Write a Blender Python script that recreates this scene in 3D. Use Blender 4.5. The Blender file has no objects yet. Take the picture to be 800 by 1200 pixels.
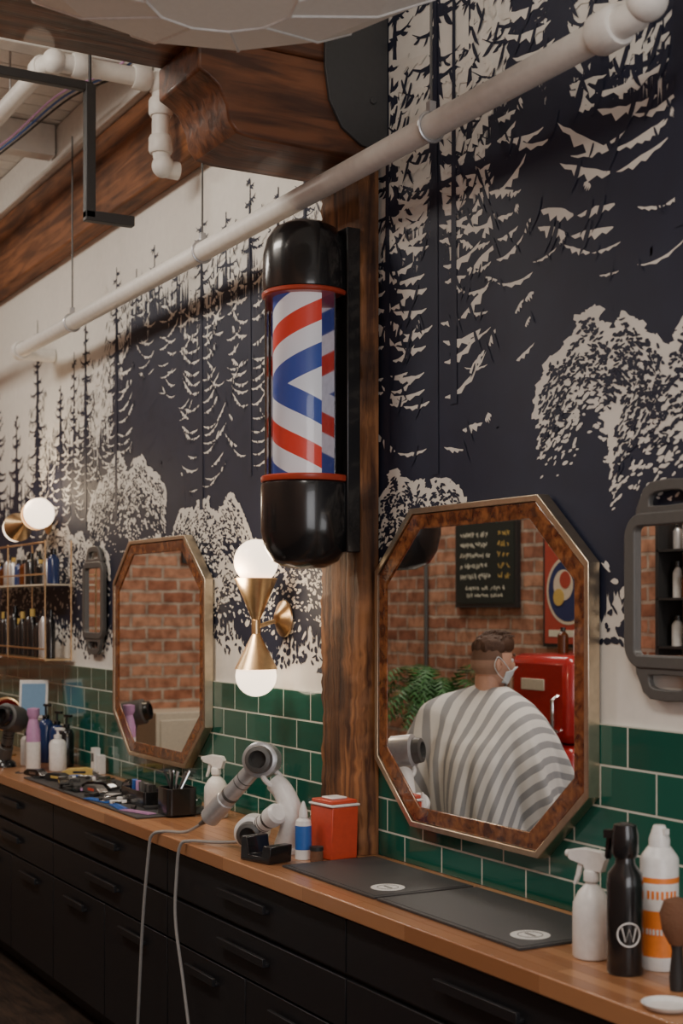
import bpy, bmesh, math, random
from mathutils import Vector, Matrix, Quaternion
random.seed(7)
R = random.random
def U(a,b): return a+(b-a)*R()
D2R = math.radians

# ---------------------------------------------------------------- materials
def newmat(name):
    m = bpy.data.materials.new(name); m.use_nodes = True
    nt = m.node_tree
    return m, nt, nt.nodes['Principled BSDF']
def N(nt, t, **kw):
    n = nt.nodes.new(t)
    for k, v in kw.items(): setattr(n, k, v)
    return n
def L(nt, a, b): nt.links.new(a, b)
def plain(name, col, rough=.5, metal=0, coat=0, bump=0, bscale=60, emis=0, var=.06, spec=None, alpha_trans=0):
    m, nt, p = newmat(name)
    p.inputs['Roughness'].default_value = rough
    p.inputs['Metallic'].default_value = metal
    p.inputs['Coat Weight'].default_value = coat
    if spec is not None: p.inputs['Specular IOR Level'].default_value = spec
    tc = N(nt, 'ShaderNodeTexCoord'); no = N(nt, 'ShaderNodeTexNoise')
    no.inputs['Scale'].default_value = bscale; no.inputs['Detail'].default_value = 3
    L(nt, tc.outputs['Object'], no.inputs['Vector'])
    cr = N(nt, 'ShaderNodeValToRGB')
    cr.color_ramp.elements[0].position=.3; cr.color_ramp.elements[1].position=.7
    cr.color_ramp.elements[0].color = [max(0,c*(1-var)) for c in col]+[1]
    cr.color_ramp.elements[1].color = [min(1,c*(1+var)) for c in col]+[1]
    L(nt, no.outputs['Fac'], cr.inputs['Fac']); L(nt, cr.outputs['Color'], p.inputs['Base Color'])
    if bump:
        b = N(nt, 'ShaderNodeBump'); b.inputs['Strength'].default_value = bump; b.inputs['Distance'].default_value=.004
        L(nt, no.outputs['Fac'], b.inputs['Height']); L(nt, b.outputs['Normal'], p.inputs['Normal'])
    if emis:
        p.inputs['Emission Color'].default_value = list(col)+[1]; p.inputs['Emission Strength'].default_value = emis
    return m
def wood(name, c1, c2, stretch=(1,1,1), scale=6, rough=.6, bump=.4, dark=.4, coat=0, mul=.8):
    m, nt, p = newmat(name)
    tc = N(nt,'ShaderNodeTexCoord'); mp = N(nt,'ShaderNodeMapping'); mp.inputs['Scale'].default_value = stretch
    L(nt, tc.outputs['Object'], mp.inputs['Vector'])
    n1 = N(nt,'ShaderNodeTexNoise'); n1.inputs['Scale'].default_value=scale; n1.inputs['Detail'].default_value=9; n1.inputs['Distortion'].default_value=.6
    n2 = N(nt,'ShaderNodeTexNoise'); n2.inputs['Scale'].default_value=scale*1.1; n2.inputs['Detail'].default_value=7
    L(nt, mp.outputs['Vector'], n1.inputs['Vector']); L(nt, tc.outputs['Object'], n2.inputs['Vector'])
    cr = N(nt,'ShaderNodeValToRGB'); e=cr.color_ramp.elements
    e[0].position=.36; e[0].color=list(c1)+[1]; e[1].position=.62; e[1].color=list(c2)+[1]
    L(nt, n1.outputs['Fac'], cr.inputs['Fac'])
    mx = N(nt,'ShaderNodeMix', data_type='RGBA', blend_type='MULTIPLY'); 
    cr2 = N(nt,'ShaderNodeValToRGB'); cr2.color_ramp.elements[0].position=.40; cr2.color_ramp.elements[0].color=(dark,dark*.95,dark*.9,1); cr2.color_ramp.elements[1].position=.54; cr2.color_ramp.elements[1].color=(1,1,1,1)
    L(nt, n2.outputs['Fac'], cr2.inputs['Fac'])
    mx.inputs[0].default_value=mul
    L(nt, cr.outputs['Color'], mx.inputs[6]); L(nt, cr2.outputs['Color'], mx.inputs[7]); L(nt, mx.outputs[2], p.inputs['Base Color'])
    b = N(nt,'ShaderNodeBump'); b.inputs['Strength'].default_value=bump; b.inputs['Distance'].default_value=.006
    L(nt, n1.outputs['Fac'], b.inputs['Height']); L(nt, b.outputs['Normal'], p.inputs['Normal'])
    p.inputs['Roughness'].default_value=rough; p.inputs['Coat Weight'].default_value=coat
    return m
def brickmat(name, axes, bw, rh, c1, c2, mortar, msize, rough, bump, off=(0,0), noise=True, coat=0, dist=.01):
    m, nt, p = newmat(name)
    tc = N(nt,'ShaderNodeTexCoord'); sp = N(nt,'ShaderNodeSeparateXYZ'); cb = N(nt,'ShaderNodeCombineXYZ')
    L(nt, tc.outputs['Object'], sp.inputs[0])
    ax={'x':0,'y':1,'z':2}
    for i in range(2):
        a = N(nt,'ShaderNodeMath', operation='ADD'); a.inputs[1].default_value=off[i]
        L(nt, sp.outputs[ax[axes[i]]], a.inputs[0]); L(nt, a.outputs[0], cb.inputs[i])
    vec = cb.outputs[0]
    if noise:
        nn=N(nt,'ShaderNodeTexNoise'); nn.inputs['Scale'].default_value=9; nn.inputs['Detail'].default_value=3
        L(nt, tc.outputs['Object'], nn.inputs['Vector'])
        vm=N(nt,'ShaderNodeMix', data_type='VECTOR'); vm.inputs[0].default_value=.024
        L(nt, vec, vm.inputs[4]); L(nt, nn.outputs['Color'], vm.inputs[5]); vec=vm.outputs[1]
    br = N(nt,'ShaderNodeTexBrick'); br.inputs['Scale'].default_value=1
    br.inputs['Brick Width'].default_value=bw; br.inputs['Row Height'].default_value=rh
    br.inputs['Mortar Size'].default_value=msize; br.inputs['Mortar Smooth'].default_value=.25
    br.inputs['Color1'].default_value=list(c1)+[1]; br.inputs['Color2'].default_value=list(c2)+[1]; br.inputs['Mortar'].default_value=list(mortar)+[1]
    L(nt, vec, br.inputs['Vector'])
    col = br.outputs['Color']
    n3=N(nt,'ShaderNodeTexNoise'); n3.inputs['Scale'].default_value=14; n3.inputs['Detail'].default_value=6
    L(nt, tc.outputs['Object'], n3.inputs['Vector'])
    if noise:
        cr=N(nt,'ShaderNodeValToRGB'); cr.color_ramp.elements[0].position=.32; cr.color_ramp.elements[0].color=(.45,.40,.38,1); cr.color_ramp.elements[1].position=.62; cr.color_ramp.elements[1].color=(1.0,1.0,1.0,1)
        L(nt, n3.outputs['Fac'], cr.inputs['Fac'])
        mx=N(nt,'ShaderNodeMix', data_type='RGBA', blend_type='MULTIPLY'); mx.inputs[0].default_value=.85
        L(nt, col, mx.inputs[6]); L(nt, cr.outputs['Color'], mx.inputs[7]); col=mx.outputs[2]
    L(nt, col, p.inputs['Base Color'])
    iv=N(nt,'ShaderNodeMath', operation='SUBTRACT'); iv.inputs[0].default_value=1; L(nt, br.outputs['Fac'], iv.inputs[1])
    hh=iv.outputs[0]
    ad=N(nt,'ShaderNodeMath', operation='MULTIPLY_ADD'); ad.inputs[1].default_value=.5 if noise else .06
    L(nt, n3.outputs['Fac'], ad.inputs[0]); L(nt, hh, ad.inputs[2]); hh=ad.outputs[0]
    b=N(nt,'ShaderNodeBump'); b.inputs['Strength'].default_value=bump; b.inputs['Distance'].default_value=dist
    L(nt, hh, b.inputs['Height']); L(nt, b.outputs['Normal'], p.inputs['Normal'])
    if rough<.3:
        rr=N(nt,'ShaderNodeMapRange'); rr.inputs[3].default_value=rough; rr.inputs[4].default_value=.8
        L(nt, br.outputs['Fac'], rr.inputs[0]); L(nt, rr.outputs[0], p.inputs['Roughness'])
    else: p.inputs['Roughness'].default_value=rough
    p.inputs['Coat Weight'].default_value=coat
    return m

M_white = plain('white_paint',(.74,.72,.67),.65,bump=.15,bscale=25,var=.03)
M_navy = plain('mural_navy',(.014,.018,.040),.6,var=.12,bscale=8)
M_muralwhite = plain('mural_white',(.72,.695,.64),.65,var=.05,bscale=6)
M_tile = brickmat('green_tile','xz',.209,.1045,(.005,.080,.057),(.010,.115,.083),(.58,.60,.53),.0034,.12,.6,off=(0,-1.407),noise=False,coat=.5,dist=.003)
M_brick = brickmat('brick_xz','xz',.235,.085,(.34,.135,.08),(.56,.29,.18),(.50,.40,.32),.011,.9,.9,off=(0,0))
M_brick2 = brickmat('brick_yz','yz',.235,.085,(.38,.15,.085),(.60,.31,.19),(.52,.42,.33),.011,.9,.9)
M_counter = brickmat('butcher_block','xy',.55,.042,(.31,.135,.060),(.46,.225,.105),(.24,.10,.042),.0008,.28,.15,noise=False,coat=.2,dist=.001)
M_post = wood('old_timber',(.075,.026,.010),(.33,.14,.052),(10,10,.8),3.4,.72,1.0,dark=.28,mul=.9)
M_beam = wood('beam_timber',(.06,.020,.009),(.20,.07,.027),(9,.9,9),3,.5,.6,coat=.15,mul=.5)
M_ledger = wood('ledger_timber',(.095,.034,.012),(.26,.10,.038),(.9,9,9),3,.7,.6,mul=.5)
M_burl = wood('burl_wood',(.080,.019,.007),(.27,.095,.030),(1,1,1),34,.25,.05,coat=.6,mul=.5)
M_brass = plain('brass',(.78,.56,.32),.32,1,var=.08,bscale=40)
M_rim = plain('champagne_metal',(.66,.56,.42),.33,1,var=.08,bscale=40)
M_mirror = plain('mirror_glass',(.93,.93,.92),.0,1,var=0)
M_black = plain('black_gloss',(.012,.012,.013),.22,coat=.3)
M_matte = plain('black_matte',(.022,.021,.021),.55)
M_cab = plain('cabinet_black',(.011,.011,.013),.42,var=.1)
M_mat = plain('rubber_mat',(.045,.045,.047),.5,bump=.2,bscale=300)
M_wp = plain('white_plastic',(.78,.77,.75),.35)
M_pipe = plain('white_pipe_paint',(.74,.72,.68),.45,bump=.1,bscale=30,var=.05)
M_red = plain('orange_red_plastic',(.58,.070,.032),.35)
M_trimred = plain('red_trim',(.45,.055,.025),.35)
M_fred = plain('fridge_red',(.42,.018,.018),.25,coat=.4)
M_grey = plain('grey_metal',(.55,.55,.56),.35,.7)
M_lgrey = plain('light_grey_plastic',(.42,.42,.43),.3,.3)
M_dgrey = plain('dark_grey_plastic',(.085,.082,.078),.45)
M_plate = plain('dark_steel',(.045,.045,.047),.5)
M_silver = plain('silver',(.6,.6,.6),.22,1)
M_reflect = plain('reflector',(.78,.78,.80),.08,1)
M_blue = plain('blue_label',(.03,.13,.45),.4)
M_dblue = plain('dark_blue_bottle',(.02,.04,.13),.2)
M_purple = plain('purple_plastic',(.52,.28,.50),.35)
M_amber = plain('amber_bottle',(.10,.03,.01),.15)
M_orange = plain('orange_label',(.85,.24,.04),.4)
M_cream = plain('cream_paint',(.68,.60,.47),.5)
M_green = plain('leaf_green',(.03,.13,.025),.5,var=.4,bscale=20)
M_brown = plain('brown_bristle',(.16,.07,.035),.8,bump=.6,bscale=200)
M_chrome = plain('chrome',(.8,.8,.8),.1,1)
M_leather = plain('black_leather',(.02,.018,.017),.4,bump=.2,bscale=150)
M_cord = plain('grey_cord',(.27,.26,.25),.5)
M_globe = plain('opal_globe',(1,.80,.60),.3,emis=3.0,var=0)
M_shade = plain('paper_shade',(.86,.84,.80),.7,bump=.1,var=.02)
M_floor = wood('floor_boards',(.018,.011,.008),(.045,.026,.017),(1,8,1),4,.5,.2)
M_skin = plain('skin',(.55,.31,.22),.5,bump=.1,bscale=200)
M_hair = plain('dark_hair',(.075,.033,.017),.6,bump=.8,bscale=180)
M_fade = plain('faded_hair',(.15,.08,.052),.7,bump=.4,bscale=400)
M_fade2 = plain('skin_fade',(.34,.20,.14),.7,bump=.3,bscale=400)
M_mask = plain('mask_cloth',(.72,.78,.82),.8)
M_cloth = plain('dark_cloth',(.03,.035,.05),.8,bump=.3,bscale=200)
M_shoe = plain('shoe',(.03,.02,.015),.4)
M_gold = plain('gold_paint',(.6,.42,.12),.4)
M_board = plain('chalkboard',(.012,.02,.017),.6)
M_chalk = plain('chalk',(.7,.68,.55),.8)
M_teal = plain('teal_paint',(.03,.30,.26),.6)
M_poster = plain('poster_red',(.42,.06,.04),.5)
M_screen = plain('tablet_screen',(.10,.16,.22),.15,emis=.6)

def stripemat():
    m,nt,p=newmat('barber_stripes')
    tc=N(nt,'ShaderNodeTexCoord'); sp=N(nt,'ShaderNodeSeparateXYZ'); L(nt,tc.outputs['Object'],sp.inputs[0])
    at=N(nt,'ShaderNodeMath',operation='ARCTAN2'); L(nt,sp.outputs[1],at.inputs[0]); L(nt,sp.outputs[0],at.inputs[1])
    a1=N(nt,'ShaderNodeMath',operation='ADD'); a1.inputs[1].default_value=2.05; L(nt,at.outputs[0],a1.inputs[0])
    k=N(nt,'ShaderNodeMath',operation='MULTIPLY'); k.inputs[1].default_value=.050; L(nt,a1.outputs[0],k.inputs[0])
    ab=N(nt,'ShaderNodeMath',operation='ABSOLUTE'); L(nt,sp.outputs[2],ab.inputs[0])
    s=N(nt,'ShaderNodeMath',operation='SUBTRACT'); L(nt,ab.outputs[0],s.inputs[0]); L(nt,k.outputs[0],s.inputs[1])
    o=N(nt,'ShaderNodeMath',operation='ADD'); o.inputs[1].default_value=.050+.28*8; L(nt,s.outputs[0],o.inputs[0])
    d=N(nt,'ShaderNodeMath',operation='DIVIDE'); d.inputs[1].default_value=.28; L(nt,o.outputs[0],d.inputs[0])
    fr=N(nt,'ShaderNodeMath',operation='FRACT'); L(nt,d.outputs[0],fr.inputs[0])
    cr=N(nt,'ShaderNodeValToRGB'); cr.color_ramp.interpolation='CONSTANT'; e=cr.color_ramp.elements
    e[0].position=0; e[0].color=(.045,.085,.34,1); e[1].position=.27; e[1].color=(.82,.82,.84,1)
    x=e.new(.52); x.color=(.68,.055,.035,1); x=e.new(.76); x.color=(.82,.82,.84,1)
    L(nt,fr.outputs[0],cr.inputs['Fac']); L(nt,cr.outputs['Color'],p.inputs['Base Color'])
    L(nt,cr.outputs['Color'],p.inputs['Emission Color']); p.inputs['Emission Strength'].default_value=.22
    p.inputs['Roughness'].default_value=.35
    return m
M_stripe=stripemat()
def thinglass():
    m=bpy.data.materials.new('clear_acrylic'); m.use_nodes=True; nt=m.node_tree
    nt.nodes.remove(nt.nodes['Principled BSDF']); out=nt.nodes['Material Output']
    t=N(nt,'ShaderNodeBsdfTransparent'); g=N(nt,'ShaderNodeBsdfGlossy'); g.inputs['Roughness'].default_value=.04
    t.inputs[0].default_value=(.96,.96,.96,1)
    lw=N(nt,'ShaderNodeLayerWeight'); lw.inputs['Blend'].default_value=.3
    mx=N(nt,'ShaderNodeMixShader'); L(nt,lw.outputs['Fresnel'],mx.inputs[0]); L(nt,t.outputs[0],mx.inputs[1]); L(nt,g.outputs[0],mx.inputs[2]); L(nt,mx.outputs[0],out.inputs[0])
    return m
M_glass=thinglass()
def capemat():
    m,nt,p=newmat('striped_cape'); P=.068
    uv=N(nt,'ShaderNodeUVMap'); uv.uv_map='UVMap'; sp=N(nt,'ShaderNodeSeparateXYZ'); L(nt,uv.outputs[0],sp.inputs[0])
    a=N(nt,'ShaderNodeMath',operation='MULTIPLY'); a.inputs[1].default_value=.96/P; L(nt,sp.outputs[0],a.inputs[0])
    b=N(nt,'ShaderNodeMath',operation='MULTIPLY_ADD'); b.inputs[1].default_value=.28/P; L(nt,sp.outputs[1],b.inputs[0]); L(nt,a.outputs[0],b.inputs[2])
    f=N(nt,'ShaderNodeMath',operation='FRACT'); c=N(nt,'ShaderNodeMath',operation='ADD'); c.inputs[1].default_value=100; L(nt,b.outputs[0],c.inputs[0]); L(nt,c.outputs[0],f.inputs[0])
    cr=N(nt,'ShaderNodeValToRGB'); cr.color_ramp.interpolation='CONSTANT'; e=cr.color_ramp.elements
    e[0].color=(.74,.73,.71,1); e[1].position=.55; e[1].color=(.34,.345,.36,1)
    L(nt,f.outputs[0],cr.inputs['Fac']); L(nt,cr.outputs['Color'],p.inputs['Base Color']); p.inputs['Roughness'].default_value=.75
    return m
M_cape=capemat()

# ---------------------------------------------------------------- mesh builder
def catmull(pts,n=8):
    P=[Vector(p) for p in pts]; P=[P[0]*2-P[1]]+P+[P[-1]*2-P[-2]]; out=[]
    for i in range(1,len(P)-2):
        for k in range(n):
            t=k/n
            out.append(.5*((2*P[i])+(P[i+1]-P[i-1])*t+(2*P[i-1]-5*P[i]+4*P[i+1]-P[i+2])*t*t+(3*P[i]-P[i-1]-3*P[i+1]+P[i+2])*t**3))
    out.append(P[-2]); return out
def rrect(w,h,r,n=6,cx=0,cy=0):
    o=[]
    for (sx,sy,a0) in ((1,1,0),(-1,1,90),(-1,-1,180),(1,-1,270)):
        for k in range(n+1):
            a=D2R(a0+90*k/n); o.append((cx+sx*(w/2-r)+r*math.cos(a), cy+sy*(h/2-r)+r*math.sin(a)))
    return o
class B:
    def __init__(s): s.v=[];s.f=[];s.m=[];s.mats=[]
    def mi(s,mat):
        if mat not in s.mats: s.mats.append(mat)
        return s.mats.index(mat)
    def add(s,v,f,mat,T=None):
        o=len(s.v)
        s.v+= [tuple(T@Vector(p)) if T else tuple(p) for p in v]
        i=s.mi(mat)
        for q in f: s.f.append([o+k for k in q]); s.m.append(i)
    def box(s,c,d,mat,rz=0,ry=0,rx=0):
        x,y,z=[k/2 for k in d]
        v=[(-x,-y,-z),(x,-y,-z),(x,y,-z),(-x,y,-z),(-x,-y,z),(x,-y,z),(x,y,z),(-x,y,z)]
        f=[(0,3,2,1),(4,5,6,7),(0,1,5,4),(1,2,6,5),(2,3,7,6),(3,0,4,7)]
        T=Matrix.Translation(c)@Matrix.Rotation(rz,4,'Z')@Matrix.Rotation(ry,4,'Y')@Matrix.Rotation(rx,4,'X')
        s.add(v,f,mat,T)
    def bb(s,x0,x1,y0,y1,z0,z1,mat): s.box(((x0+x1)/2,(y0+y1)/2,(z0+z1)/2),(abs(x1-x0),abs(y1-y0),abs(z1-z0)),mat)
    def lathe(s,c,prof,mat,seg=28,axis=(0,0,1),sx=1,sy=1,rz=0):
        v=[];f=[]
        for (r,z) in prof:
            for k in range(seg):
                a=2*math.pi*k/seg; v.append((r*math.cos(a)*sx,r*math.sin(a)*sy,z))
        n=len(prof)
        for i in range(n-1):
            for k in range(seg):
                k2=(k+1)%seg; f.append((i*seg+k,i*seg+k2,(i+1)*seg+k2,(i+1)*seg+k))
        if prof[0][0]>1e-6: f.append(tuple(range(seg))[::-1])
        if prof[-1][0]>1e-6: f.append(tuple((n-1)*seg+k for k in range(seg)))
        q=Vector((0,0,1)).rotation_difference(Vector(axis).normalized()).to_matrix().to_4x4()
        s.add(v,f,mat,Matrix.Translation(c)@q@Matrix.Rotation(rz,4,'Z'))
    def cyl(s,p0,p1,r0,r1,mat,seg=20):
        a=Vector(p1)-Vector(p0); s.lathe(p0,[(r0,0),(r1,a.length)],mat,seg,axis=a)
    def sph(s,c,r,mat,seg=24,rings=14,rz=0,fn=None):
        if not hasattr(r,'__len__'): r=(r,r,r)
        v=[];f=[]
        for i in range(rings+1):
            t=math.pi*i/rings
            for k in range(seg):
                a=2*math.pi*k/seg; d=(math.sin(t)*math.cos(a),math.sin(t)*math.sin(a),-math.cos(t))
                p=(d[0]*r[0],d[1]*r[1],d[2]*r[2])
                v.append(fn(d,p) if fn else p)
        for i in range(rings):
            for k in range(seg):
                k2=(k+1)%seg; f.append((i*seg+k,i*seg+k2,(i+1)*seg+k2,(i+1)*seg+k))
        s.add(v,f,mat,Matrix.Translation(c)@Matrix.Rotation(rz,4,'Z'))
    def tube(s,pts,r,mat,seg=10,smooth=0):
        P=catmull(pts,smooth) if smooth else [Vector(p) for p in pts]
        n=len(P); rs=r if hasattr(r,'__len__') else [r]*n
        if len(rs)!=n: rs=[rs[0]+(rs[-1]-rs[0])*i/(n-1) for i in range(n)]
        v=[];f=[]; up=None
        for i in range(n):
            t=(P[min(i+1,n-1)]-P[max(i-1,0)]).normalized()
            if up is None:
                up=Vector((0,0,1)) if abs(t.z)<.9 else Vector((1,0,0))
            up=(up-t*up.dot(t)).normalized(); w=t.cross(up)
            for k in range(seg):
                a=2*math.pi*k/seg; v.append(P[i]+(up*math.cos(a)+w*math.sin(a))*rs[i])
        for i in range(n-1):
            for k in range(seg):
                k2=(k+1)%seg; f.append((i*seg+k,i*seg+k2,(i+1)*seg+k2,(i+1)*seg+k))
        f.append(tuple(range(seg))[::-1]); f.append(tuple((n-1)*seg+k for k in range(seg)))
        s.add(v,f,mat)
    def _pt(s,pl,a,b,c): return {'xz':(a,c,b),'yz':(c,a,b),'xy':(a,b,c)}[pl]
    def prism(s,pts,pl,c0,c1,mat,T=None):
        n=len(pts); v=[s._pt(pl,a,b,c0) for a,b in pts]+[s._pt(pl,a,b,c1) for a,b in pts]
        f=[tuple(range(n)),tuple(range(2*n-1,n-1,-1))]+[(i,(i+1)%n,n+(i+1)%n,n+i) for i in range(n)]
        s.add(v,f,mat,T)
    def ring(s,o,i,pl,c0,c1,mat,T=None):
        n=len(o); v=[s._pt(pl,a,b,c) for c in (c0,c1) for P in (o,i) for a,b in P]
        f=[]
        for k in range(n):
            j=(k+1)%n
            f+=[(k,j,n+j,n+k),(2*n+k,3*n+k,3*n+j,2*n+j),(k,2*n+k,2*n+j,j),(n+k,n+j,3*n+j,3*n+k)]
        s.add(v,f,mat,T)
    def torus(s,c,Rr,r,mat,axis=(0,0,1),seg=28,ss=8):
        v=[];f=[]
        for i in range(seg):
            a=2*math.pi*i/seg
            for k in range(ss):
                b=2*math.pi*k/ss; v.append(((Rr+r*math.cos(b))*math.cos(a),(Rr+r*math.cos(b))*math.sin(a),r*math.sin(b)))
        for i in range(seg):
            for k in range(ss):
                i2=(i+1)%seg;k2=(k+1)%ss; f.append((i*ss+k,i2*ss+k,i2*ss+k2,i*ss+k2))
        q=Vector((0,0,1)).rotation_difference(Vector(axis).normalized()).to_matrix().to_4x4()
        s.add(v,f,mat,Matrix.Translation(c)@q)
    def make(s,name,loc=(0,0,0),rz=0,bevel=0,smooth=True,parent=None,recalc=True,sc=1):
        me=bpy.data.meshes.new(name); me.from_pydata(s.v,[],s.f)
        for m in s.mats: me.materials.append(m)
        me.polygons.foreach_set('material_index',s.m)
        if recalc:
            bm=bmesh.new(); bm.from_mesh(me); bmesh.ops.recalc_face_normals(bm,faces=bm.faces); bm.to_mesh(me); bm.free()
        if smooth:
            me.polygons.foreach_set('use_smooth',[True]*len(me.polygons)); me.set_sharp_from_angle(angle=D2R(38))
        ob=bpy.data.objects.new(name,me); bpy.context.collection.objects.link(ob)
        ob.location=loc; ob.rotation_euler=(0,0,rz); ob.scale=(sc,sc,sc)
        if bevel:
            b=ob.modifiers.new('bevel','BEVEL'); b.width=bevel; b.segments=2; b.limit_method='ANGLE'; b.angle_limit=D2R(50)
        if parent: ob.parent=parent
        return ob
def empty(name,loc,rz=0):
    e=bpy.data.objects.new(name,None); bpy.context.collection.objects.link(e); e.location=loc; e.rotation_euler=(0,0,rz); e.empty_display_size=.1
    return e

ZC=.91          # counter top
X0,X1,YB,ZT=-9.5,1.5,-2.9,4.1
# ---------------------------------------------------------------- room shell
b=B(); b.bb(X0-.1,X1+.1,0,.12,0,ZT,M_white); b.make('wall_north')
b=B(); b.bb(X0-.1,X1+.1,YB-.12,YB,0,ZT,M_brick); b.make('wall_south')
b=B(); b.bb(X0-.12,X0,YB,0,0,ZT,M_brick2); b.make('wall_west')
b=B(); b.bb(X1,X1+.12,YB,0,0,ZT,M_white); b.make('wall_east')
b=B(); b.bb(X0,X1,YB,0,-.1,0,M_floor); b.make('floor')
b=B(); b.bb(X0,X1,YB,0,ZT+.02,ZT+.12,M_white)
x=X0
while x<X1:
    b.bb(x+.006,x+.144,YB,0,ZT,ZT+.02,M_pipe); x+=.15
b.make('ceiling',bevel=.004)
b=B(); b.bb(X0,X1,-.011,-.0005,ZC,1.407,M_tile); b.make('tile_backsplash')

# ---------------------------------------------------------------- mural (flat painted shapes on the wall)
mb=B()
ZMIN=1.425
cnt=[0]
def poly(pts,y,mat):
    if min(c for a,c in pts)<ZMIN or max(c for a,c in pts)>4.09: return
    cnt[0]+=1; yy=y-(cnt[0]%997)*1e-6       # every brush stroke gets its own paint thickness
    mb.add([(a,yy,c) for a,c in pts],[tuple(range(len(pts)))],mat)
YN,YW,YN2=-.0010,-.0022,-.0034
def interp(x,tab):
    if x<=tab[0][0]: return tab[0][1]
    for (a,p),(c,q) in zip(tab,tab[1:]):
        if x<=c: return p+(q-p)*(x-a)/(c-a)
    return tab[-1][1]
top_tab=[(-9.4,2.2),(-7.9,2.3),(-7.2,2.55),(-6.5,2.50),(-6.25,2.95),(-6.05,3.08),(-5.6,3.05),(-5.4,2.85),(-5.15,3.0),(-4.9,2.98),(-4.6,2.85),(-4.3,2.9),(-3.92,2.9),(-3.75,2.85),(-3.5,2.75),(-3.36,3.05),(-3.22,3.15),(-3.0,3.20),(-2.80,3.05),(-2.4,2.95),(-2.0,3.1),(-1.6,2.8),(-1,3.2),(1.4,2.9)]
def sol_top(x): return interp(x,top_tab)
def sol_bot(x):
    base=interp(x,[(-9,1.60),(-4.2,1.60),(-3.9,1.74),(-2.9,1.76),(-2.3,1.70),(1.4,1.72)])
    return base+.04*math.sin(x*3.1)+.03*math.sin(x*9.7+1)+.018*math.sin(x*31)
x=-9.3
while x<1.45:
    w=U(.008,.020)
    zt=sol_top(x)+U(-.16,.12)*(1 if R()<.5 else .4); zb=sol_bot(x)+U(-.045,.02)
    poly([(x-.001,zb+.02),(x+w/2,zb),(x+w+.001,zb+.02),(x+w+.001,zt-.05),(x+w*U(.3,.7),zt+U(0,.05)),(x-.001,zt-.05)],YN,M_navy)
    x+=w
def blob(x,z,rx,rz,ang,y,mat,n=7,j=.3):
    ca,sa=math.cos(ang),math.sin(ang); p=[]
    for k in range(n):
        a=2*math.pi*k/n; r=1+U(-j,j); u,v=rx*r*math.cos(a),rz*r*math.sin(a)
        p.append((x+u*ca-v*sa,z+u*sa+v*ca))
    poly(p,y,mat)
def leaf(x,z,ln,ang,bend,th,y,mat,n=5):
    px,pz=x,z; up=[];lo=[]
    for k in range(n+1):
        u=k/n; a=ang+bend*u; h=th*(math.sin(math.pi*min(1,.18+u*.82)))*.5
        up.append((px-h*math.sin(a),pz+h*math.cos(a))); lo.append((px+h*math.sin(a),pz-h*math.cos(a)))
        px+=ln/n*math.cos(a); pz+=ln/n*math.sin(a)
    poly(up+lo[::-1],y,mat)
def conifer(x,z0,z1,w,sp=.07,lf=.05,core=.33):
    mat=M_navy; y=YN; tw=.010+.02*w; H=z1-z0
    poly([(x-tw,z0),(x+tw,z0),(x+.004,z1),(x-.004,z1)],y,mat)
    if core:
        z=z0
        while z<z0+H*.82:
            t=(z-z0)/H; hw=w*core*(1-t)
            for s in (-1,1):
                e=hw*U(.5,1.25); poly([(x,z-.02),(x+s*e*.6,z-.03),(x+s*e,z-.05),(x+s*e*.75,z+.005),(x,z+.035)],y,mat)
            z+=.035
    z=z0+.02
    while z<z1-.02:
        t=(z-z0)/H
        for s in (-1,1):
            ln=w*(1-t)**.7*U(.55,1.12)+.02
            zz=z+U(-.4,.4)*sp; dr=U(.15,.40); cu=U(.35,.75)
            pts=[]; m=max(3,int(ln/(lf*.42)))
            th=.012+.014*(1-t)
            for k in range(m+1):
                u=k/m; pts.append((x+s*ln*u, zz-dr*ln*u*1.5+cu*ln*u*u))
            poly([(a,c+th*(1-k/m)*.5+.001) for k,(a,c) in enumerate(pts)]+[(a,c-th*(1-k/m)*.5-.001) for k,(a,c) in enumerate(pts)][::-1],y,mat)
            for k,(a,c) in enumerate(pts[:-1]):
                u=k/m; q=lf*(1-.45*u)*U(.6,1.25)*(.55+.45*(1-t))
                base=-D2R(U(25,65)); bend=D2R(U(15,60))
                if s>0: leaf(a,c,q,base,bend,q*.30,y,mat)
                else: leaf(a,c,q,math.pi-base,-bend,q*.30,y,mat)
                if R()<.4:
                    a2=D2R(U(5,35)); q2=q*.6
                    leaf(a,c,q2,a2 if s>0 else math.pi-a2,0,q2*.28,y,mat)
        z+=sp*U(.7,1.2)
def gaps(cx,za,zb,w,sp,th,p=.8,taper=.35):
    # sky showing between sagging boughs: long upturned crescents, notched by hanging needles
    z=za
    while z<zb:
        t=(z-za)/(zb-za); fade=min(1,.35+1.6*t)
        for s in (-1,1):
            wl=w*U(.7,1.15)*(1.0-taper*t); u=U(.06,.22); dr=U(.35,.6); cu=U(.45,.8)
            while u<1:
                seglen=U(.06,.16)/max(wl,.05)*(.6+th*22)
                if R()<p*(.6+.4*fade):
                    u1=min(1.06,u+seglen); n=8; up=[];lo=[]
                    for k in range(n+1):
                        q=u+(u1-u)*k/n; px=cx+s*wl*q; pz=z-dr*wl*q+cu*wl*q*q
                        h=th*(.45+.75*q)*(.6+.7*t)*math.sin(math.pi*min(1,.12+.88*k/n))*U(.7,1.15)
                        up.append((px,pz+h*.5)); lo.append((px+s*h*.35*(k%2),pz-h*(.55 if k%2 else .05)))
                    poly(up+lo[::-1],YW,M_muralwhite)
                    for rep in range(2):
                        if R()<.45:
                            q=U(u,u1); leaf(cx+s*wl*q,z-dr*wl*q+cu*wl*q*q+th*.7,th*1.9,-D2R(70) if s>0 else math.pi+D2R(70),D2R(25)*s,th*.36,YN2,M_navy)
                u+=seglen+U(.01,.06)
        z+=sp*U(.75,1.2)
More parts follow.
